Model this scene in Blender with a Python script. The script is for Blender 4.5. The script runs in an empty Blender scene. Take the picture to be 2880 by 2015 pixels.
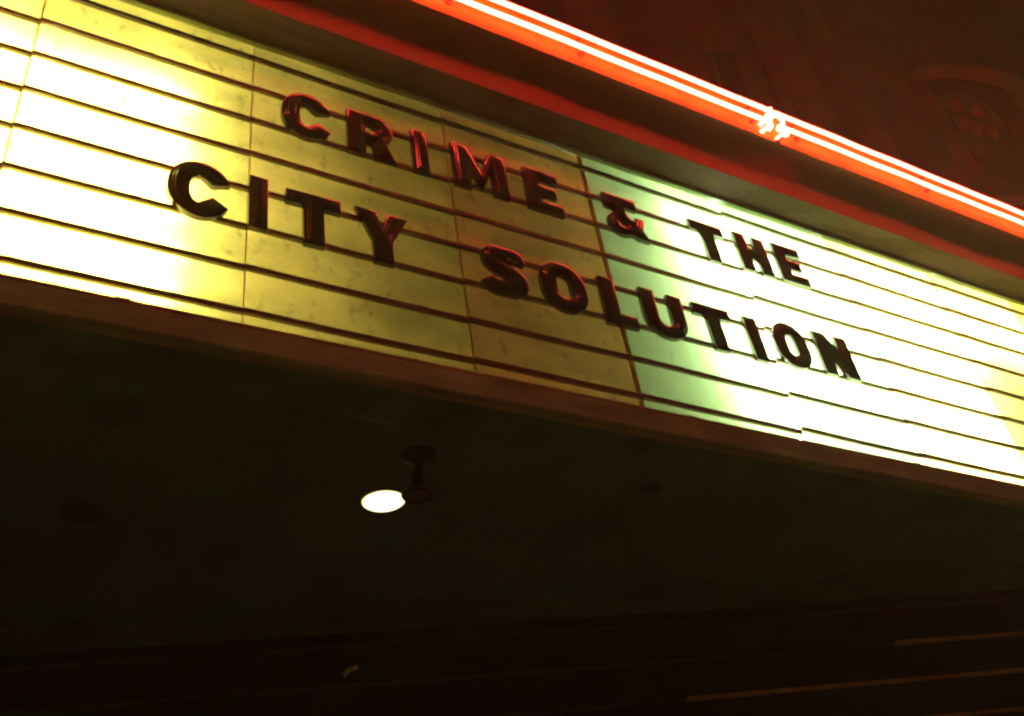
import bpy, bmesh, math, random
from mathutils import Vector, Matrix
R_ = math.radians
random.seed(7)
S = bpy.context.scene

# ------------------------------------------------------------------ camera
cam_d = bpy.data.cameras.new("camera"); cam = bpy.data.objects.new("camera", cam_d)
S.collection.objects.link(cam); S.camera = cam
YAW, PITCH, ROLL = 0.59281, 0.63423, -0.16450
fw = Vector((math.sin(YAW)*math.cos(PITCH), math.cos(YAW)*math.cos(PITCH), math.sin(PITCH)))
r0 = fw.cross(Vector((0, 0, 1))).normalized(); u0 = r0.cross(fw)
rt = math.cos(ROLL)*r0 + math.sin(ROLL)*u0; up = -math.sin(ROLL)*r0 + math.cos(ROLL)*u0
M = Matrix((rt, up, -fw)).transposed().to_4x4(); M.translation = Vector((-0.6058, -2.3515, -3.3311))
cam.matrix_world = M
cam_d.sensor_width = 36; cam_d.lens = 36*2723.87/2880
cam_d.clip_start = 0.05; cam_d.clip_end = 300

# ------------------------------------------------------------------ world (night) and exposure
W = bpy.data.worlds.new("World"); S.world = W; W.use_nodes = True
nt = W.node_tree; bg = nt.nodes["Background"]
sky = nt.nodes.new("ShaderNodeTexSky"); sky.sky_type = 'NISHITA'; sky.sun_disc = False
sky.sun_elevation = R_(-4); sky.sun_rotation = R_(200)
nt.links.new(sky.outputs[0], bg.inputs[0]); bg.inputs[1].default_value = 0.004
bg2 = nt.nodes.new("ShaderNodeBackground"); bg2.inputs[0].default_value = (1, .95, .62, 1); bg2.inputs[1].default_value = .012   # even warm fill added to the night sky, as city glow
ad = nt.nodes.new("ShaderNodeAddShader"); nt.links.new(bg.outputs[0], ad.inputs[0]); nt.links.new(bg2.outputs[0], ad.inputs[1])
nt.links.new(ad.outputs[0], nt.nodes["World Output"].inputs[0])
S.view_settings.view_transform = 'Standard'; S.view_settings.look = 'None'
S.view_settings.exposure = 0; S.view_settings.gamma = 1; S.view_settings.use_curve_mapping = False
S.render.engine = 'CYCLES'
c = S.cycles; c.use_denoising = True; c.max_bounces = 8; c.diffuse_bounces = 6; c.transmission_bounces = 6; c.volume_bounces = 2; c.max_bounces = 8
c.sample_clamp_indirect = 6.0; c.caustics_reflective = False; c.caustics_refractive = False
c.pixel_filter_type = 'BLACKMAN_HARRIS'; c.filter_width = 2.5

NEON = 46.0          # radiance of the neon gas
TUBE_W, TUBE_C = 205.0, 112.0

# ------------------------------------------------------------------ materials
def mat(name, base=(.5, .5, .5), rough=.5, metal=0.0, coat=0.0, var=0.0, scale=8.0, bump=0.0, stretch=(1, 1, 1), emit=None, power=0, spec=.5, dark=.5):
    m = bpy.data.materials.new(name); m.use_nodes = True; n = m.node_tree; p = n.nodes["Principled BSDF"]
    p.inputs["Base Color"].default_value = (*base, 1); p.inputs["Roughness"].default_value = rough
    p.inputs["Metallic"].default_value = metal; p.inputs["Coat Weight"].default_value = coat
    p.inputs["Specular IOR Level"].default_value = spec
    if emit: p.inputs["Emission Color"].default_value = (*emit, 1); p.inputs["Emission Strength"].default_value = power
    if var or bump:
        tc = n.nodes.new("ShaderNodeTexCoord"); mp = n.nodes.new("ShaderNodeMapping"); mp.inputs["Scale"].default_value = stretch
        nz = n.nodes.new("ShaderNodeTexNoise"); nz.inputs["Scale"].default_value = scale; nz.inputs["Detail"].default_value = 6
        n.links.new(tc.outputs["Object"], mp.inputs[0]); n.links.new(mp.outputs[0], nz.inputs["Vector"])
        if var:
            cr = n.nodes.new("ShaderNodeValToRGB"); cr.color_ramp.elements[0].position = .35; cr.color_ramp.elements[1].position = .65
            cr.color_ramp.elements[0].color = tuple(x*(1-var*dark*2) for x in base)+(1,); cr.color_ramp.elements[1].color = tuple(min(1, x*(1+var)) for x in base)+(1,)
            n.links.new(nz.outputs["Fac"], cr.inputs[0]); n.links.new(cr.outputs[0], p.inputs["Base Color"])
            mr = n.nodes.new("ShaderNodeMapRange"); mr.inputs[3].default_value = max(0, rough-.1); mr.inputs[4].default_value = min(1, rough+.15)
            n.links.new(nz.outputs["Fac"], mr.inputs[0]); n.links.new(mr.outputs[0], p.inputs["Roughness"])
        if bump:
            b = n.nodes.new("ShaderNodeBump"); b.inputs["Strength"].default_value = bump; b.inputs["Distance"].default_value = .01
            n.links.new(nz.outputs["Fac"], b.inputs["Height"]); n.links.new(b.outputs[0], p.inputs["Normal"])
    return m

def acrylic(name, trans, refl, dirt=.25, seed=0.0, frac=.32, gloss=.06):
    """translucent, yellowed sign sheet with fine horizontal streaks, smears and specks"""
    m = bpy.data.materials.new(name); m.use_nodes = True; n = m.node_tree; n.nodes.clear()
    out = n.nodes.new("ShaderNodeOutputMaterial"); tc = n.nodes.new("ShaderNodeTexCoord")
    def noise(sc, stretch, lo, hi, a, b, detail=5):
        mp = n.nodes.new("ShaderNodeMapping"); mp.inputs["Scale"].default_value = stretch; mp.inputs["Location"].default_value = (seed*3.1, 0, seed*1.7)
        z = n.nodes.new("ShaderNodeTexNoise"); z.inputs["Scale"].default_value = sc; z.inputs["Detail"].default_value = detail
        r = n.nodes.new("ShaderNodeMapRange"); r.inputs[1].default_value = lo; r.inputs[2].default_value = hi; r.inputs[3].default_value = a; r.inputs[4].default_value = b
        n.links.new(tc.outputs["Object"], mp.inputs[0]); n.links.new(mp.outputs[0], z.inputs["Vector"]); n.links.new(z.outputs["Fac"], r.inputs[0]); return r.outputs[0]
    def mul(a, b):
        x = n.nodes.new("ShaderNodeMath"); x.operation = 'MULTIPLY'; n.links.new(a, x.inputs[0]); n.links.new(b, x.inputs[1]); return x.outputs[0]
    f = mul(noise(1, (3, 3, 160), .3, .7, 1-.13*dirt*2, 1.0), noise(1, (3.2, 4, 5.5), .38, .66, 1-dirt*1.0, 1.0))
    f = mul(f, noise(1, (22, 12, 13), .57, .70, 1.0, 1-dirt*1.0, 9))
    f = mul(f, noise(1, (26, 26, 40), .68, .74, 1.0, 1-dirt*1.5, 2))
    def tint(col):
        x = n.nodes.new("ShaderNodeVectorMath"); x.operation = 'SCALE'; x.inputs[0].default_value = col; n.links.new(f, x.inputs["Scale"]); return x.outputs[0]
    t = n.nodes.new("ShaderNodeBsdfTranslucent"); d = n.nodes.new("ShaderNodeBsdfDiffuse"); g = n.nodes.new("ShaderNodeBsdfGlossy")
    g.inputs["Roughness"].default_value = .22
    n.links.new(tint(trans), t.inputs[0]); n.links.new(tint(refl), d.inputs[0])
    m1 = n.nodes.new("ShaderNodeMixShader"); m1.inputs[0].default_value = 1-frac
    n.links.new(t.outputs[0], m1.inputs[1]); n.links.new(d.outputs[0], m1.inputs[2])
    m2 = n.nodes.new("ShaderNodeMixShader"); m2.inputs[0].default_value = gloss
    n.links.new(m1.outputs[0], m2.inputs[1]); n.links.new(g.outputs[0], m2.inputs[2]); n.links.new(m2.outputs[0], out.inputs[0])
    return m

def emitter(name, col, power):
    m = bpy.data.materials.new(name); m.use_nodes = True; n = m.node_tree; n.nodes.clear()
    o = n.nodes.new("ShaderNodeOutputMaterial"); e = n.nodes.new("ShaderNodeEmission"); e.inputs[0].default_value = (*col, 1); e.inputs[1].default_value = power
    n.links.new(e.outputs[0], o.inputs[0]); return m

m_letter = mat("letter_plastic", (.040, .0045, .004), .11, coat=.4, spec=.5, var=.25, scale=30)
m_rail = mat("rail_metal", (.17, .115, .05), .42, metal=.25, var=.35, scale=14, stretch=(1, 4, 4))
m_frame = mat("frame_enamel", (.54, .62, .38), .42, var=.3, scale=5, stretch=(.6, 3, 3), bump=.05)
m_frame_lip = mat("frame_lip", (.55, .33, .16), .35, var=.25, scale=9, stretch=(.6, 3, 3))
m_soffit = mat("soffit_paint", (.12, .34, .26), .6, var=.14, scale=2.2, bump=.05)
m_beam = mat("beam_paint", (.11, .29, .22), .5, var=.35, scale=3)
m_cove = mat("cove_enamel", (.24, .05, .03), .6, spec=.25, coat=.0, var=.18, scale=3, stretch=(.5, 3, 3), bump=.05)
m_return = mat("return_enamel", (.27, .19, .13), .26, coat=.3, var=.2, scale=4, stretch=(.5, 3, 3), bump=.05)
m_chan = mat("channel_enamel", (.46, .27, .035), .65, var=.2, scale=5, bump=.04, spec=.08)
m_white = mat("light_box_white", (.60, .60, .54), .6)
m_galv = mat("roof_metal", (.2, .19, .18), .5, metal=.4, var=.2)
m_dark = mat("dark_metal", (.008, .014, .012), .5, var=.3, scale=20, spec=.15)
m_black = mat("blackened_rim", (.012, .03, .024), .5, spec=.15)
m_standoff = mat("standoff_glass", (.10, .012, .01), .25)
m_stone = mat("facade_stucco", (.17, .035, .04), .8, var=.3, scale=1.6, bump=.3)
m_stone2 = mat("facade_trim", (.25, .07, .06), .75, var=.3, scale=3, bump=.2)
m_relief = mat("facade_relief_dark", (.15, .07, .06), .8, var=.3, scale=5, bump=.2)
m_glass = mat("dark_window_glass", (.015, .012, .012), .12)
m_board = mat("painted_board", (.006, .028, .026), .6, spec=.08, var=.4, scale=3, stretch=(1, 6, 6), bump=.08)
m_strip = mat("reveal_strip_shaded", (.05, .045, .035), .35, var=.2)
m_strip_lit = mat("reveal_strip_lit", (.85, .36, .09), .35, var=.3, scale=6)  # lit copy of the strip colour, the light is painted in
m_glint = mat("glint_yellow", (.95, .9, .2), .35)  # yellow of a reflected light, put into the colour
m_pave = mat("pavement_concrete", (.30, .28, .25), .8, var=.25, scale=2, bump=.3)
m_road = mat("road_asphalt", (.05, .05, .05), .85, var=.3, scale=6, bump=.4)
m_kerb = mat("kerb_stone", (.25, .24, .22), .8, var=.2)
m_neon = emitter("neon_gas", (1, .052, .030), NEON)
m_tubeW = emitter("warm_tube", (1, .93, .62), TUBE_W)
m_tubeC = emitter("cool_tube", (.76, 1, .80), TUBE_C)
m_deadtube = mat("dead_tube", (.7, .7, .68), .3)
m_disc = emitter("downlight_opal", (1, .86, .42), 3.6); m_disc_edge = emitter("downlight_opal_edge", (1, .80, .22), 1.15)

# ------------------------------------------------------------------ mesh helpers
def link(name, me, m, parent=None):
    o = bpy.data.objects.new(name, me); S.collection.objects.link(o)
    if m and not me.materials: me.materials.append(m)
    if parent: o.parent = parent
    return o
def box_bm(bm, a, b, bev=0.0):
    v = [bm.verts.new((x, y, z)) for x in (a[0], b[0]) for y in (a[1], b[1]) for z in (a[2], b[2])]
    fs = [bm.faces.new([v[i] for i in q]) for q in ((0, 1, 3, 2), (4, 6, 7, 5), (0, 4, 5, 1), (2, 3, 7, 6), (0, 2, 6, 4), (1, 5, 7, 3))]
    if bev:
        es = list({e for f in fs for e in f.edges}); bmesh.ops.bevel(bm, geom=es, offset=bev, segments=2, affect='EDGES', profile=.5)
def finish(bm, name, m, parent=None, smooth=False, angle=35):
    bmesh.ops.recalc_face_normals(bm, faces=bm.faces)
    me = bpy.data.meshes.new(name); bm.to_mesh(me); bm.free()
    if smooth:
        me.polygons.foreach_set("use_smooth", [True]*len(me.polygons)); me.set_sharp_from_angle(angle=R_(angle))
    return link(name, me, m, parent)
def box(name, a, b, m, parent=None, bev=0.0):
    bm = bmesh.new(); box_bm(bm, a, b, bev); return finish(bm, name, m, parent, smooth=bev > 0)
def prism_x(name, prof, x0, x1, m, parent=None, n=1, wave=None, smooth=False, closed=True):
    """profile of (y, z) points swept along x"""
    bm = bmesh.new(); rings = []
    for i in range(n+1):
        x = x0+(x1-x0)*i/n
        rings.append([bm.verts.new((x, y+(wave(x, k) if wave else 0), z)) for k, (y, z) in enumerate(prof)])
    L = len(prof)
    for a, b in zip(rings, rings[1:]):
        for k in range(L if closed else L-1): bm.faces.new((a[k], a[(k+1) % L], b[(k+1) % L], b[k]))
    if closed: bm.faces.new(rings[0]); bm.faces.new(rings[-1][::-1])
    return finish(bm, name, m, parent, smooth)
def tube(name, pts, r, m, parent=None, seg=12, cap=True):
    bm = bmesh.new(); P = [Vector(p) for p in pts]; rings = []; ref = Vector((0, 1, .013)).normalized()
    for i, p in enumerate(P):
        t = (P[min(i+1, len(P)-1)]-P[max(i-1, 0)]).normalized()
        u = ref - t*ref.dot(t)
        if u.length < 1e-3: u = Vector((1, 0, 0)) - t*t.x
        u.normalize(); ref = u; w = t.cross(u)
        rings.append([bm.verts.new(p+r*(math.cos(a)*u+math.sin(a)*w)) for a in (2*math.pi*k/seg for k in range(seg))])
    for a, b in zip(rings, rings[1:]):
        for k in range(seg): bm.faces.new((a[k], a[(k+1) % seg], b[(k+1) % seg], b[k]))
    if cap: bm.faces.new(rings[0][::-1]); bm.faces.new(rings[-1])
    return finish(bm, name, m, parent, True, 50)
def lathe(name, prof, m, parent=None, loc=(0, 0, 0), seg=36, axis='z'):
    bm = bmesh.new(); rings = []
    for r, z in prof:
        rings.append([bm.verts.new((r*math.cos(a), r*math.sin(a), z) if axis == 'z' else (r*math.cos(a), z, r*math.sin(a))) for a in (2*math.pi*k/seg for k in range(seg))])
    for a, b in zip(rings, rings[1:]):
        for k in range(seg): bm.faces.new((a[k], a[(k+1) % seg], b[(k+1) % seg], b[k]))
    bm.faces.new(rings[0]); bm.faces.new(rings[-1])
    o = finish(bm, name, m, parent, True, 40); o.location = loc; return o
def smooth_path(pts, n=6):
    P = [Vector(p) for p in pts]; out = []
    for i in range(len(P)-1):
        p0, p1, p2, p3 = P[max(i-1, 0)], P[i], P[i+1], P[min(i+2, len(P)-1)]
        for k in range(n):
            t = k/n
            out.append(.5*((2*p1)+(p2-p0)*t+(2*p0-5*p1+4*p2-p3)*t*t+(3*p1-p0-3*p2+p3)*t**3))
    return out+[P[-1]]
def empty(name, loc=(0, 0, 0), rz=0.0):
    o = bpy.data.objects.new(name, None); S.collection.objects.link(o); o.location = loc; o.rotation_euler = (0, 0, rz); return o
def tag(o, label=None, cat=None, group=None, kind=None):
    for k, v in (("label", label), ("category", cat), ("group", group), ("kind", kind)):
        if v: o[k] = v
    return o

# ------------------------------------------------------------------ ground
GZ = -4.93
tag(box("pavement", (-14, -5.2, GZ-.14), (14, 7.4, GZ), m_pave), kind="structure", label="grey concrete pavement under the marquee")
tag(box("kerb", (-14, -5.36, GZ-.14), (14, -5.202, GZ+.004), m_kerb, bev=.01), kind="structure", label="stone kerb at the edge of the pavement")
tag(box("road", (-60, -60, GZ-.3), (60, -5.361, GZ-.13), m_road), kind="structure", label="dark asphalt road in front of the theatre")

# ------------------------------------------------------------------ theatre building (turned 19 degrees from the sign)
ANG = math.atan2(-.3291, .9443)
bld = empty("theatre_building", (-.397, 2.525, GZ), ANG)
tag(bld, "red lit stucco theatre facade rising behind the neon marquee", "building")
def zb(z): return z-GZ
XW0, XW1 = -9, 13
# upper wall with a window opening s 4.74..5.26
bm = bmesh.new()
for a, b in (((XW0, 0, zb(-1.40)), (4.74, .4, zb(5.1))), ((4.74, 0, zb(-1.40)), (5.26, .4, zb(1.9))), ((4.74, 0, zb(3.95)), (5.26, .4, zb(5.1))), ((5.26, 0, zb(-1.40)), (6.70, .4, zb(5.1))),
             ((6.70, 0, zb(3.56)), (7.78, .4, zb(5.1))), ((6.70, 0, zb(-1.4)), (7.78, .4, zb(2.0))), ((7.78, 0, zb(-1.40)), (XW1, .4, zb(5.1)))): box_bm(bm, a, b)
finish(bm, "wall", m_stone, bld)
box("backing_wall", (XW0, .402, 0), (XW1, .6, zb(5.1)), m_stone, bld)
w = box("window", (4.745, .26, zb(1.905)), (5.255, .30, zb(3.945)), m_glass, bld)
for zz in (2.55, 3.25): box("glazing_bar", (4.76, .225, zb(zz)), (5.24, .258, zb(zz)+.035), m_stone2, w)
box("glazing_bar", (4.985, .232, zb(1.92)), (5.015, .255, zb(3.93)), m_stone2, w)
box("window_sill", (4.66, -.09, zb(1.82)), (5.34, -.002, zb(1.90)), m_stone2, bld, bev=.01)
# pilasters and a recessed strip
box("pilaster", (5.30, -.11, zb(-1.3)), (5.66, -.002, zb(5.05)), m_stone2, bld, bev=.015)
box("pilaster", (5.98, -.07, zb(-1.3)), (6.10, -.002, zb(5.05)), m_stone2, bld, bev=.015)
box("pilaster", (3.60, -.11, zb(-1.3)), (3.96, -.002, zb(5.05)), m_stone2, bld, bev=.015)
box("pilaster", (2.10, -.11, zb(-1.3)), (2.46, -.002, zb(5.05)), m_stone2, bld, bev=.015)
# arched ornament panel with quatrefoil relief
bm = bmesh.new()
def arch(r_in, r_out, cx, cz, half, y0, y1, zlow):
    def ring(rx):
        pts = [(-rx, zlow)]
        for k in range(0, 17):
            a = math.pi*(1-k/16); pts.append((rx*math.cos(a), cz+rx*.42*math.sin(a)))
        pts.append((rx, zlow)); return pts
    A, B = ring(r_in), ring(r_out); 
    vs = [[bm.verts.new((cx+p[0], y, p[1])) for p in ring_] for ring_ in (A, B) for y in (y0, y1)]
    for k in range(len(A)-1):
        a0, a1, b0, b1 = vs[0], vs[1], vs[2], vs[3]
        bm.faces.new((a0[k], a0[k+1], b0[k+1], b0[k])); bm.faces.new((a0[k], a0[k+1], a1[k+1], a1[k])); bm.faces.new((b0[k], b0[k+1], b1[k+1], b1[k]))
arch(.50, .60, 7.24, zb(3.22), 0, -.09, .05, zb(2.02)); finish(bm, "hood_moulding", m_stone2, bld)
box("ornament_panel", (6.72, .12, zb(2.02)), (7.76, .20, zb(3.54)), m_stone, bld)
rl = lathe("relief_medallion", [(.02, -.03), (.30, -.03), (.33, -.055), (.37, -.04), (.38, .0), (.36, .03)], m_relief, bld, (7.14, .09, zb(2.84)), axis='y')
rl.scale = (.82, 1, 1.15)
for dx, dz in ((-.11, .17), (.13, .12), (-.02, -.10), (.14, -.14), (-.16, -.03)):
    lathe("relief_boss", [(.004, -.06), (.04, -.05), (.065, -.02), (.07, .0)], m_stone2, rl, (dx, -.03, dz), seg=16, axis='y')
box("cornice", (XW0, -.28, zb(4.80)), (XW1, -.002, zb(5.0)), m_stone2, bld, bev=.03)
box("string_course", (6.12, -.06, zb(1.66)), (XW1, -.002, zb(1.78)), m_stone2, bld, bev=.015)
# lower wall, clad in horizontal boards with thin reveal strips
box("lower_wall", (XW0, .06, 0), (XW1, .40, zb(-1.402)), m_board, bld)
strip_z = [-1.53-.2*k for k in range(17)]
zt = -1.452
ends = {1: 4.49, 2: 3.25, 3: 2.03}  # where the painted-in lit run of each strip begins
for k, sz in enumerate(strip_z):
    z1 = sz+.009; top = zt
    for a, b in ((XW0, -1.1), (-1.097, 1.6), (1.603, 4.3), (4.303, 7.0), (7.003, XW1)):
        box("board", (a, .012+random.uniform(-.001, .001), zb(z1+.004)), (b, .058, zb(top)), m_board, bld, bev=.003)
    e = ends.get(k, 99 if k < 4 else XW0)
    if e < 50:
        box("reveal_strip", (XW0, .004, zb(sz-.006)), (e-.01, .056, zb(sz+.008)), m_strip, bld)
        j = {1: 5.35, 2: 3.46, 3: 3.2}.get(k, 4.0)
        box("lit_strip", (e, -.008, zb(sz-.008)), (j-.012, .056, zb(sz+.008)), m_strip_lit, bld)
        box("lit_strip", (j, -.008, zb(sz-.008)), (XW1, .056, zb(sz+.008)), m_strip_lit, bld)
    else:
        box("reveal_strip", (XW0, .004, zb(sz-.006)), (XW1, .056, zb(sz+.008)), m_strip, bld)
    zt = sz-.010
tg = tube("wall_glint", smooth_path([(1.558, -.03, zb(-1.692)), (1.575, -.045, zb(-1.676)), (1.60, -.048, zb(-1.668)), (1.62, -.045, zb(-1.662))], 4), .010, m_glint, bld, 8)  # reflection on the wall, modelled as a small yellow bar

# ------------------------------------------------------------------ marquee
mq = empty("theatre_marquee", (0, 0, 0))
tag(mq, "long backlit theatre marquee sign with letter rails, brown frame and red neon edge", "marquee")
s = .185
SX = [-2.35, -1.55, -.744, 0.0, .8176, 1.5459, 2.3658, 3.1191, 3.9604, 4.6859, 5.45, 6.2]
XL, XR = SX[0], SX[-1]
ZT, ZB = .083, -1.362
warm = lambda sd, d=.25: acrylic("yellowed_acrylic", (.92, .92, .22), (.78, .42, .12), d, sd)
pmats = [warm(1), warm(2), acrylic("yellowed_acrylic_smeared", (.92, .92, .22), (.78, .42, .12), .42, 3), acrylic("yellowed_acrylic_streaked", (.96, .90, .22), (.78, .42, .12), .35, 4),
         acrylic("amber_acrylic", (1, .64, .17), (.95, .42, .13), .30, 6), acrylic("clean_acrylic", (.80, 1, .46), (.46, .46, .26), .16, 7), acrylic("clean_acrylic", (.85, 1, .50), (.48, .46, .26), .12, 8),
         acrylic("pale_acrylic", (1, 1, .42), (.5, .46, .22), .12, 9), acrylic("pale_acrylic_stained", (1, .98, .34), (.5, .46, .22), .2, 12), acrylic("yellow_acrylic", (.8, .74, .13), (.5, .40, .12), .25, 10), warm(11)]
TILT = {1: (-.002, -.006), 2: (.004, 0), 3: (.003, -.003), 4: (.003, -.001), 5: (.001, -.010), 6: (.008, -.003), 7: (.004, -.002), 8: (.003, 0)}
for i in range(len(SX)-1):
    x0, x1 = SX[i], SX[i+1]
    g0 = .004 if i == 6 else 0.0; g1 = .008 if i == 5 else .0
    yo = .0 if i % 2 else .003
    a, b = TILT.get(i, (0, 0))
    # sheet with slight bow, one mesh per panel
    bm = bmesh.new(); nx, nz = 10, 2; grid = []
    for ix in range(nx+1):
        col = []
        for iz in range(nz+1):
            x = x0+g0+(x1-g1-x0-g0)*ix/nx-(.0015 if not g0 else 0)*(ix == 0); z = ZB-.01+(ZT+.02-ZB)*iz/nz
            col.append(bm.verts.new((x, yo+.0025*math.sin(ix*.9+i), z)))
        grid.append(col)
    for ix in range(nx):
        for iz in range(nz): bm.faces.new((grid[ix][iz], grid[ix+1][iz], grid[ix+1][iz+1], grid[ix][iz+1]))
    finish(bm, "panel", pmats[i], mq, True, 80)
    for j in range(8):
        zc = -j*s-.007
        bm = bmesh.new(); n = 8; prof = [(-.003, .011), (-.012, .0135), (-.018, .007), (-.018, -.009), (-.014, -.0115), (-.003, -.0115)]; rings = []
        ja, jb = random.uniform(-.0015, .0015), random.uniform(-.0015, .0015)
        for t in range(n+1):
            u = t/n; x = x0+.001+g0+(x1-x0-.002-g0-g1*.3)*u
            dz = (a+ja)*(1-u)+(b+jb)*u-.0035*math.sin(math.pi*u)*(.6+.4*math.sin(i*2.1+j))
            if i == 5 and u > .9: dz -= .003
            rings.append([bm.verts.new((x, y, zc+z+dz)) for y, z in prof])
        for A, B in zip(rings, rings[1:]):
            for k in range(6): bm.faces.new((A[k], A[(k+1) % 6], B[(k+1) % 6], B[k]))
        bm.faces.new(rings[0]); bm.faces.new(rings[-1][::-1])
        finish(bm, "letter_rail", m_rail, mq)
# panel joints
m_joint = acrylic("joint_strip_acrylic", (1, .78, .12), (.75, .40, .11), .3, 20, frac=.29)
m_joint2 = acrylic("amber_edge_strip", (.86, .60, .17), (.62, .36, .12), .3, 21, frac=.32)
for i in range(1, len(SX)-1):
    x = SX[i]
    if i == 6: continue
    wd = {5: .024, 3: .004}.get(i, .005)
    xo = -.024 if i == 5 else -.0025
    box("joint_strip", (x+xo, -.0025-.003, ZB), (x+xo+wd, -.0035+.0025, ZT), m_joint2 if i in (5,) else m_joint, mq)
# frame round the glass
for i in range(3):
    a, b = [(XL, .35), (.352, 3.25), (3.252, XR)][i]
    prism_x("top_frame", [(.02, ZT+.012), (-.006, ZT-.001), (-.022, ZT+.003), (-.026, ZT+.014), (.02, ZT+.034)], a, b, m_frame, mq)
    prism_x("bottom_lip", [(.02, ZB-.012), (-.020, ZB-.016), (-.026, ZB-.012), (-.026, ZB-.004), (-.006, ZB+.004), (.02, ZB+.004)], a, b, m_frame_lip, mq)
    prism_x("bottom_frame", [(.02, ZB-.014), (-.022, ZB-.018), (-.032, ZB-.024), (-.032, -1.470), (-.026, -1.476), (.02, -1.476)], a, b, m_frame, mq)
for x in (-.38, 1.03, 1.73, 3.02): box("frame_clip", (x, -.030, ZB-.011), (x+.045, -.0265, ZB-.002), m_frame, mq)
# underside beam and ceiling
for a, b in ((XL, 1.2), (1.202, 4.0), (4.002, XR)): box("edge_beam", (a, .021, -1.474), (b, .222, -1.40), m_beam, mq, bev=.004)
def wall_y(x): return 2.525-.34852*(x+.397)
bm = bmesh.new()
for z, flip in ((-1.45, 0), (-1.41, 1)):
    vs = [bm.verts.new(p) for p in ((XL, .2225, z), (XR, .2225, z), (XR, wall_y(XR)-.005, z), (XL, wall_y(XL)-.005, z))]
    bm.faces.new(vs if not flip else vs[::-1])
    if z < -1.42: lowv = vs
for k in range(4): bm.faces.new((lowv[k], lowv[(k+1) % 4], vs[(k+1) % 4], vs[k]))
finish(bm, "canopy_ceiling", m_soffit, mq)
bm = bmesh.new()
for z in (-1.475, -1.4505):
    vs = [bm.verts.new(p) for p in ((XL, wall_y(XL)-.37, z), (XR-.4, wall_y(XR-.4)-.30, z), (XR-.4, wall_y(XR-.4)-.012, z), (XL, wall_y(XL)-.012, z))]
    bm.faces.new(vs)
    if z < -1.46: lowv = vs
for k in range(4): bm.faces.new((lowv[k], lowv[(k+1) % 4], vs[(k+1) % 4], vs[k]))
finish(bm, "ceiling_border", m_beam, mq)
# light box
box("light_box_back", (XL, .205, ZB-.05), (XR, .215, ZT+.09), m_white, mq)
box("light_box_top", (XL, .022, ZT+.075), (XR, .204, ZT+.09), m_white, mq)
box("light_box_floor", (XL, .0215, ZB-.034), (XR, .204, ZB-.026), m_white, mq)
box("light_box_end", (XL-.012, -.02, ZB-.1), (XL-.001, .22, ZT+.09), m_frame, mq)
box("light_box_end", (XR+.001, -.02, ZB-.1), (XR+.012, .22, ZT+.09), m_frame, mq)
def flu(x0, x1, z, m, y=.105):
    t = tube("fluorescent_tube", [(x0, y, z), (x1, y, z)], .019, m, mq, 10)
    for x in (x0, x1): tube("tube_cap", [(x-.006, y, z), (x+.006, y, z)], .020, m_galv, t, 10)
for k, z in enumerate([-.13-.185*q for q in range(7)]):
    if 0 < k: flu(XL+.05, -.80, z-.05, m_tubeW, .075); flu(-.77, -.22+.02*(k % 2), z-.05+.012*(k > 5), m_tubeW, .075)
    flu(.02, 1.0, z, m_deadtube, .16); flu(1.04, 1.92, z, m_deadtube, .16)
    flu(2.01+.012*k, 3.15, z, m_tubeC)
    flu(3.19, 3.92 if k > 2 else 4.06, z, m_tubeC if k % 2 else m_tubeW)
for z in (-.13, -.32): flu(4.12, 4.95, z, m_tubeW)
flu(5.0, 6.0, -.9, m_deadtube, .16)

# upper fascia: return soffit, flat and cove, neon channel
FX = [XL, -.42, 1.97, 4.36, XR]
def wv(x):
    return .5*math.sin(x*3.1+.6)+.33*math.sin(x*7.3+1.9)+.2*math.sin(x*13.1)
for i in range(4):
    a, b = FX[i]+.0012, FX[i+1]-.0012
    prism_x("return_panel", [(-.019, .1065), (-.116, .1848), (-.116, .192), (.03, .135), (.03, .1178)], a, b, m_return, mq)
    cove = [(-.117, .1862), (-.117, .215), (-.117, .245), (-.117, .275), (-.117, .30)]
    N = 8
    for k in range(1, N+1):
        th = math.pi/2*k/N; cove.append((-.117-.106*(1-math.cos(th)), .30+.167*math.sin(th)))
    cove += [(-.223, .474), (-.10, .474), (-.10, .1925)]
    amp = {1: .35, 2: .8, 3: 1.0, 4: 1.0, 5: .8, 6: .5, 7: .2}
    prism_x("cove_fascia", cove, a, b, m_cove, mq, n=50, wave=lambda x, k: .0065*amp.get(k, 0)*wv(x), smooth=True)
    prism_x("neon_channel", [(-.224, .4672), (-.220, .4665), (-.19, .475), (-.19, .768), (-.218, .772), (-.224, .768)], a, b, m_chan, mq)
box("marquee_roof", (XL, -.188, .744), (XR, .7, .764), m_galv, mq)
box("marquee_back", (XL, .68, -1.40), (2.6, .70, .74), m_galv, mq)

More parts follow.
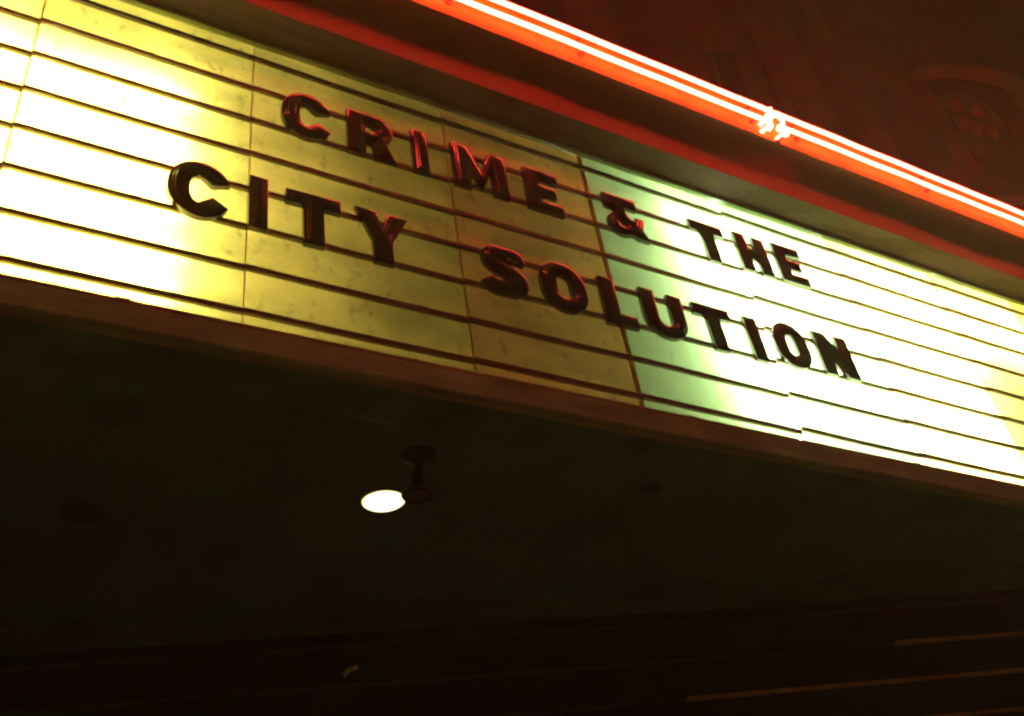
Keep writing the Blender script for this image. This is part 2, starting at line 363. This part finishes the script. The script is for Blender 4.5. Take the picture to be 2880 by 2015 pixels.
# neon tubes with bent ends, stand-offs
Y, ZU, ZL, r = -.272, .663, .549, .0118
def run(x0, x1, z, n=24): return [(x0+(x1-x0)*k/n, Y+.0012*math.sin(k*1.7), z+.0012*math.sin(k*1.1)) for k in range(n+1)]
left = tube("neon_tube", [Vector(p) for p in run(XL+.1, 2.66, ZU)]+smooth_path([(2.69, Y, ZU-.001), (2.722, Y, ZU-.02), (2.73, Y, .628), (2.71, Y+.004, .60), (2.70, Y+.012, .575), (2.712, Y+.03, .56), (2.715, -.223, .556)], 5), r, m_neon, mq)
left = tube("neon_tube", [Vector(p) for p in run(XL+.1, 2.60, ZL)]+smooth_path([(2.63, Y, ZL), (2.66, Y, ZL-.006), (2.678, Y, .522), (2.664, Y, .503), (2.648, Y+.012, .502), (2.644, -.223, .506)], 5), r, m_neon, mq)
tube("neon_tube", smooth_path([(2.655, -.223, .566), (2.655, Y+.006, .566), (2.662, Y-.008, .580), (2.685, Y-.016, .62), (2.70, Y-.02, .642), (2.705, Y-.014, .652)], 5), r, m_neon, mq)
tube("neon_tube", smooth_path([(2.790, -.223, .586), (2.790, Y+.01, .586), (2.792, Y, .606), (2.778, Y-.002, .632), (2.752, Y, .646), (2.746, Y, .657), (2.768, Y, ZU), (2.80, Y, ZU)], 5)+[Vector(p) for p in run(2.83, XR-.1, ZU)], r, m_neon, mq)
tube("neon_tube", smooth_path([(2.745, -.223, .488), (2.748, Y+.01, .486), (2.768, Y, .486), (2.782, Y, .496), (2.772, Y, .508), (2.745, Y, .520), (2.74, Y, .540), (2.76, Y, ZL), (2.79, Y, ZL)], 5)+[Vector(p) for p in run(2.82, XR-.1, ZL)], r, m_neon, mq)
def standoff(x, z):
    o = lathe("tube_standoff", [(.004, .0), (.016, .0), (.018, -.006), (.010, -.010), (.007, -.014), (.007, -.034), (.010, -.036), (.010, -.0375), (.003, -.0375)], m_standoff, mq, (x, -.2245, z), 14, 'y')
for x in (-1.2, -.1, .8, 1.51, 2.595, 2.914, 3.97, 5.0): standoff(x, ZL+.012); standoff(x, ZU)
standoff(2.679, .545); standoff(2.75, .44+.035)

# ------------------------------------------------------------------ letters
H, TH = .252, .077
def arc(cx, cy, rx, ry, a0, a1, n=10): return [(cx+rx*math.cos(R_(a0+(a1-a0)*k/n)), cy+ry*math.sin(R_(a0+(a1-a0)*k/n))) for k in range(n+1)]
def rr(x0, y0, x1, y1, r, n=7):
    return arc(x1-r, y1-r, r, r, 0, 90, n)+arc(x0+r, y1-r, r, r, 90, 180, n)+arc(x0+r, y0+r, r, r, 180, 270, n)+arc(x1-r, y0+r, r, r, 270, 360, n)
def stroke(pts, w, cut0=None, cut1=None):
    P = [Vector(p) for p in pts]; L, Rr = [], []
    for i, p in enumerate(P):
        t = (P[min(i+1, len(P)-1)]-P[max(i-1, 0)]).normalized(); n = Vector((-t.y, t.x)); L.append(p+n*w/2); Rr.append(p-n*w/2)
    if cut0: L[0] = L[0]-(P[1]-P[0]).normalized()*cut0[0]; Rr[0] = Rr[0]-(P[1]-P[0]).normalized()*cut0[1]
    if cut1: L[-1] = L[-1]+(P[-1]-P[-2]).normalized()*cut1[0]; Rr[-1] = Rr[-1]+(P[-1]-P[-2]).normalized()*cut1[1]
    return [tuple(v) for v in L+Rr[::-1]]
def glyph(ch, w, ins=0.0):
    t, h = TH, H; m = (h-t)/2
    if ch == 'I': return [[(0, 0), (w, 0), (w, h), (0, h)]]
    if ch == 'L': return [[(0, 0), (w, 0), (w, .062), (t, .062), (t, h), (0, h)]]
    if ch == 'T': c0 = (w-t)/2; return [[(c0, 0), (c0+t, 0), (c0+t, h-.065), (w, h-.065), (w, h), (0, h), (0, h-.065), (c0, h-.065)]]
    if ch == 'H': a, b = m+.004, m+t-.004; return [[(0, 0), (t, 0), (t, a), (w-t, a), (w-t, 0), (w, 0), (w, h), (w-t, h), (w-t, b), (t, b), (t, h), (0, h)]]
    if ch == 'E': q = .060; a, b = m+.008, m+t-.008; return [[(0, 0), (w, 0), (w, q), (t, q), (t, a), (w*.86, a), (w*.86, b), (t, b), (t, h-q), (w*.97, h-q), (w*.97, h), (0, h)]]
    if ch == 'O': return [rr(0, -.004, w, h+.004, w*.49, 10), rr(t, t-.012, w-t, h-t+.012, (w-2*t)*.49, 8)[::-1]]
    if ch == 'U': return [[(0, h)]+[(0, w*.47)]+arc(w/2, w*.47, w/2, w*.475, 180, 360, 16)+[(w, h), (w-t, h)]+arc(w/2, w*.47, w/2-t, w*.47-t+.012, 360, 180, 12)+[(t, h)]]
    if ch == 'C':
        o = arc(w*.52, h/2+.012, w*.52, h/2-.008, 20, 180, 15)+arc(w*.52, h/2-.012, w*.52, h/2-.008, 180, 336, 15)
        ri, hi = w*.52-t+.004, h/2-.008-t+.012
        i_ = arc(w*.52, h/2-.012, ri, hi, 265, 180, 8)+arc(w*.52, h/2+.012, ri, hi, 180, 95, 8)
        return [o+[(w*.73, h*.405)]+i_+[(w*.71, h*.615)]]
    if ch == 'S':
        cl = [(w*.93-t*.32, h*.74), (w*.80, h*.845), (w*.5, h-t/2+.002), (w*.25, h*.83), (w*.185, h*.70), (w*.26, h*.59), (w*.5, h*.52), (w*.74, h*.44), (w*.82, h*.31), (w*.74, h*.17), (w*.5, t/2-.002), (w*.22, h*.145), (w*.06, h*.27)]
        cl = [(p.x, p.y) for p in smooth_path([(a, b, 0) for a, b in cl], 3)]
        if ins:
            P = [Vector(p) for p in cl]; a_, b_ = (P[1]-P[0]).normalized()*ins, (P[-1]-P[-2]).normalized()*ins
            cl = [tuple(P[0]+a_)]+[tuple(p) for p in P[1:-1]]+[tuple(P[-1]-b_)]
        return [stroke(cl, t*.93-2*ins)]
    if ch == 'M': v = .085; return [[(0, 0), (t, 0), (t, h*.55), (w/2-.004, .02), (w/2+.004, .02), (w-t, h*.55), (w-t, 0), (w, 0), (w, h), (w-t*1.05, h), (w/2, h*.46), (t*1.05, h), (0, h)]]
    if ch == 'N': return [[(0, 0), (t, 0), (t, h*.44), (w-t*1.02, 0), (w, 0), (w, h), (w-t, h), (w-t, h*.56), (t*1.02, h), (0, h)]]
    if ch == 'Y': c0, c1 = w/2-t/2, w/2+t/2; return [[(c0, 0), (c1, 0), (c1, h*.44), (w, h), (w-t*1.08, h), (w/2, h*.64), (t*1.08, h), (0, h), (c0, h*.44)]]
    if ch == 'R':
        o = [(0, 0), (t, 0), (t, h*.30), (w*.50, h*.30), (w-t*1.1, 0), (w, 0), (w*.80, h*.385)]+arc(w*.60, h*.67, w*.36, h*.33, -55, 90, 12)+[(0, h)]
        return [o, [(t, h*.57), (w*.52, h*.57), (w*.58, h*.62), (w*.58, h*.70), (w*.52, h*.76), (t, h*.76)][::-1]]
    if ch == '&':
        o = [(.052, h*.63), (.0, h*.66), (.0, h), (w*.86, h), (w*.86, h*.74), (w*.48, h*.74), (w*.56, h*.52), (w*.70, h*.40), (w*.74, h*.54), (w*.98, h*.54), (w*.90, h*.25), (w*1.02, 0), (w*.70, 0), (w*.63, .012)]+arc(w*.34, h*.285, w*.34, h*.29, -60, -180, 8)+[(.003, h*.40), (.03, h*.52)]
        return [o, rr(w*.29, h*.22, w*.42, h*.36, .011, 3)[::-1]]
def inset_loop(lp, d):
    """move every edge of a closed loop inward by d (outer loops run counter-clockwise, holes clockwise)"""
    P = []
    for p in lp:
        v = Vector((p[0], p[1]))
        if not P or (v-P[-1]).length > 1e-5: P.append(v)
    if (P[0]-P[-1]).length < 1e-5: P.pop()
    if d == 0: return P
    out = []
    for k, p in enumerate(P):
        e0 = (p-P[k-1]).normalized(); e1 = (P[(k+1) % len(P)]-p).normalized()
        n0, n1 = Vector((-e0.y, e0.x)), Vector((-e1.y, e1.x)); m = n0+n1
        if m.length < .05: out.append(p+n0*d); continue
        m.normalize(); L = min(d/max(.2, m.dot(n0)), d*1.9); out.append(p+m*L)
    return out
def area(lp): return .5*sum(lp[k-1][0]*lp[k][1]-lp[k][0]*lp[k-1][1] for k in range(len(lp)))
def letter_mesh(ch, w, prof, name):
    """profile = (inset, y) steps from the back to the front: a moulded letter with stepped raised ribs"""
    from mathutils.geometry import tessellate_polygon
    loops = glyph(ch, w)
    if area(loops[0]) < 0: loops[0] = loops[0][::-1]
    loops[1:] = [l if area(l) < 0 else l[::-1] for l in loops[1:]]
    bm = bmesh.new(); allr = []
    for lp in loops:
        rings = []
        for ins, y in prof: rings.append([bm.verts.new((p.x, y, p.y)) for p in inset_loop(lp, ins)])
        for a, b in zip(rings, rings[1:]):
            for k in range(len(a)): bm.faces.new((a[k-1], a[k], b[k], b[k-1]))
        allr.append(rings)
    for end in (0, -1):
        flat = [v for r_ in allr for v in r_[end]]
        for t in tessellate_polygon([[Vector((v.co.x, v.co.z, 0)) for v in r_[end]] for r_ in allr]):
            try: bm.faces.new([flat[q] for q in t])
            except ValueError: pass
    bmesh.ops.recalc_face_normals(bm, faces=bm.faces)
    me = bpy.data.meshes.new(name); bm.to_mesh(me); bm.free()
    me.polygons.foreach_set("use_smooth", [True]*len(me.polygons)); me.set_sharp_from_angle(angle=R_(32))
    return me
P_BODY = [(0, -.013), (0, -.029), (.0010, -.0325), (.004, -.0345), (.013, -.0350)]
P_RIB = [(.0115, -.0335), (.0118, -.0365), (.0140, -.0392), (.0160, -.0398), (.0215, -.0400)]
P_CORE = [(.0205, -.0385), (.0207, -.0415), (.0228, -.0442), (.0255, -.0450)]
# (character, x left, width, z bottom, label, tilt)
L1, L2 = -.409, -.963
G1, G2 = "dark red letters on the upper line", "dark red letters on the lower line"
LET = [('C', .105, .195, L1, "letter C that starts the upper line, beginning the word CRIME", G1), ('R', .367, .202, L1, "letter R, second in CRIME on the upper line", G1),
       ('I', .646, .070, L1, "narrow letter I between R and M in CRIME", G1), ('M', .826, .258, L1-.003, "wide letter M in CRIME, the only M on the sign", G1),
       ('E', 1.173, .178, L1-.008, "letter E that ends CRIME, just left of the ampersand", G1), ('&', 1.590, .213, L1-.008, "ampersand between CRIME and THE on the upper line", G1),
       ('T', 2.086, .207, L1, "letter T that starts THE on the upper line", G1), ('H', 2.367, .200, L1+.014, "letter H in the middle of THE, right of the open panel gap", G1),
       ('E', 2.622, .185, L1+.020, "last letter E of the upper line, ending THE", G1),
       ('C', -.274, .204, L2+.005, "leftmost letter C on the lower line, hanging over the glaring white panel", G2), ('I', -.004, .068, L2+.015, "letter I of CITY, standing on the first panel seam from the left", G2),
       ('T', .126, .203, L2, "letter T of CITY between I and Y", G2), ('Y', .381, .211, L2+.003, "letter Y that ends CITY, the only Y on the sign", G2),
       ('S', .898, .194, L2, "letter S that starts SOLUTION, the only S on the sign", G2), ('O', 1.154, .218, L2-.003, "first letter O of SOLUTION, in front of the dim amber panel", G2),
       ('L', 1.444, .158, L2-.011, "letter L of SOLUTION, across the amber and green panel seam", G2), ('U', 1.650, .226, L2-.012, "letter U of SOLUTION, the only U on the sign", G2),
       ('T', 1.937, .209, L2-.012, "letter T of SOLUTION, right of the U", G2), ('I', 2.229, .076, L2-.014, "letter I of SOLUTION, just left of the bright gap between panels", G2),
       ('O', 2.388, .210, L2+.006, "second letter O of SOLUTION, in front of the glaring white panel", G2), ('N', 2.665, .222, L2+.014, "letter N that ends SOLUTION, the only N on the sign", G2)]
cache = {}
for ch, x, w_, z, lab, gr in LET:
    key = (ch, round(w_, 3))
    if key not in cache:
        cache[key] = (letter_mesh(ch, w_, P_BODY, "letter_body"), letter_mesh(ch, w_, P_RIB, "raised_rib"), letter_mesh(ch, w_, P_CORE, "raised_core"))
    a, b, c3 = cache[key]
    o = link("marquee_letter", a, m_letter); o.location = (x, 0, z); o.rotation_euler = (random.uniform(-.012, .012), random.uniform(-.006, .006), random.uniform(-.015, .015))
    link("raised_rib", b, m_letter, o); link("raised_core", c3, m_letter, o)
    kind = lab if ch != 'I' else lab
    tag(o, "dark red plastic "+lab, "sign letter", gr)

# ------------------------------------------------------------------ lights under the canopy
dl = empty("downlight", (.777, .758, -1.45))
tag(dl, "round glowing white ceiling downlight under the marquee, beside the hanging lamp", "downlight")
lathe("lens", [(.002, -.012), (.05, -.0115), (.078, -.008), (.0815, -.005)], m_disc, dl)
lathe("lens_edge", [(.0817, -.0048), (.086, -.002), (.087, .0)], m_disc_edge, dl)
lathe("trim_ring", [(.088, -.001), (.089, -.006), (.094, -.006), (.096, -.001)], m_black, dl)
pl = empty("hanging_lamp", (.770, .408, -1.45))
tag(pl, "small dark unlit lamp hanging from the ceiling in front of the lit downlight", "lamp")
lathe("ceiling_plate", [(.003, -.026), (.03, -.024), (.062, -.010), (.070, -.001)], m_black, pl)
tube("stem", [(0, 0, -.02), (-.003, .001, -.07), (-.009, .002, -.085)], .015, m_dark, pl, 14)
lathe("socket", [(.004, .0), (.020, -.001), (.022, -.012), (.019, -.016), (.022, -.020), (.022, -.034), (.012, -.036)], m_dark, pl, (-.012, .003, -.084), 20)
sh = lathe("shade", [(.012, -.001), (.022, -.006), (.028, -.022), (.038, -.036), (.049, -.046), (.052, -.048), (.0545, -.050), (.0545, -.058), (.051, -.059), (.045, -.047), (.02, -.010)], m_dark, pl, (-.016, .004, -.116), 40)
lathe("rim", [(.0548, -.049), (.058, -.050), (.058, -.052), (.0548, -.053)], mat("shade_rim", (.25, .22, .18), .3, metal=.5), sh)
m_deadlens = mat("dead_lens", (.06, .20, .15), .6, spec=.08); m_deadring = mat("dead_ring", (.08, .25, .19), .6, spec=.08)
def dead(x, y, r, label):
    e = empty("unlit_downlight", (x, y, -1.45)); tag(e, label, "downlight", "unlit downlights in the canopy ceiling")
    lathe("trim_ring", [(r*.80, -.001), (r*.82, -.007), (r*.98, -.006), (r, -.001)], m_deadring, e)
    lathe("lens", [(.003, -.0035), (r*.5, -.003), (r*.79, -.0015)], m_deadlens, e)
dead(-.281, .423, .092, "unlit dark round downlight near the beam, under the glaring left panels")
dead(-.277, 1.12, .08, "unlit dark round downlight deep in the ceiling at far left")
dead(1.811, .377, .05, "small unlit downlight near the beam, right of the hanging lamp")

# ------------------------------------------------------------------ added scattering volume that imitates lens glare round the bright sign
m_glare = bpy.data.materials.new("glare_volume"); m_glare.use_nodes = True; n = m_glare.node_tree; n.nodes.clear()
o_ = n.nodes.new("ShaderNodeOutputMaterial"); v_ = n.nodes.new("ShaderNodeVolumePrincipled")
v_.inputs["Color"].default_value = (.78, .95, .86, 1); v_.inputs["Density"].default_value = .0135; v_.inputs["Anisotropy"].default_value = .3
n.links.new(v_.outputs[0], o_.inputs["Volume"])
tag(box("glare_volume", (-61, -61, GZ-1.3), (61, 12, 5.2), m_glare), kind="stuff", label="added volume imitating lens glare round the bright sign")
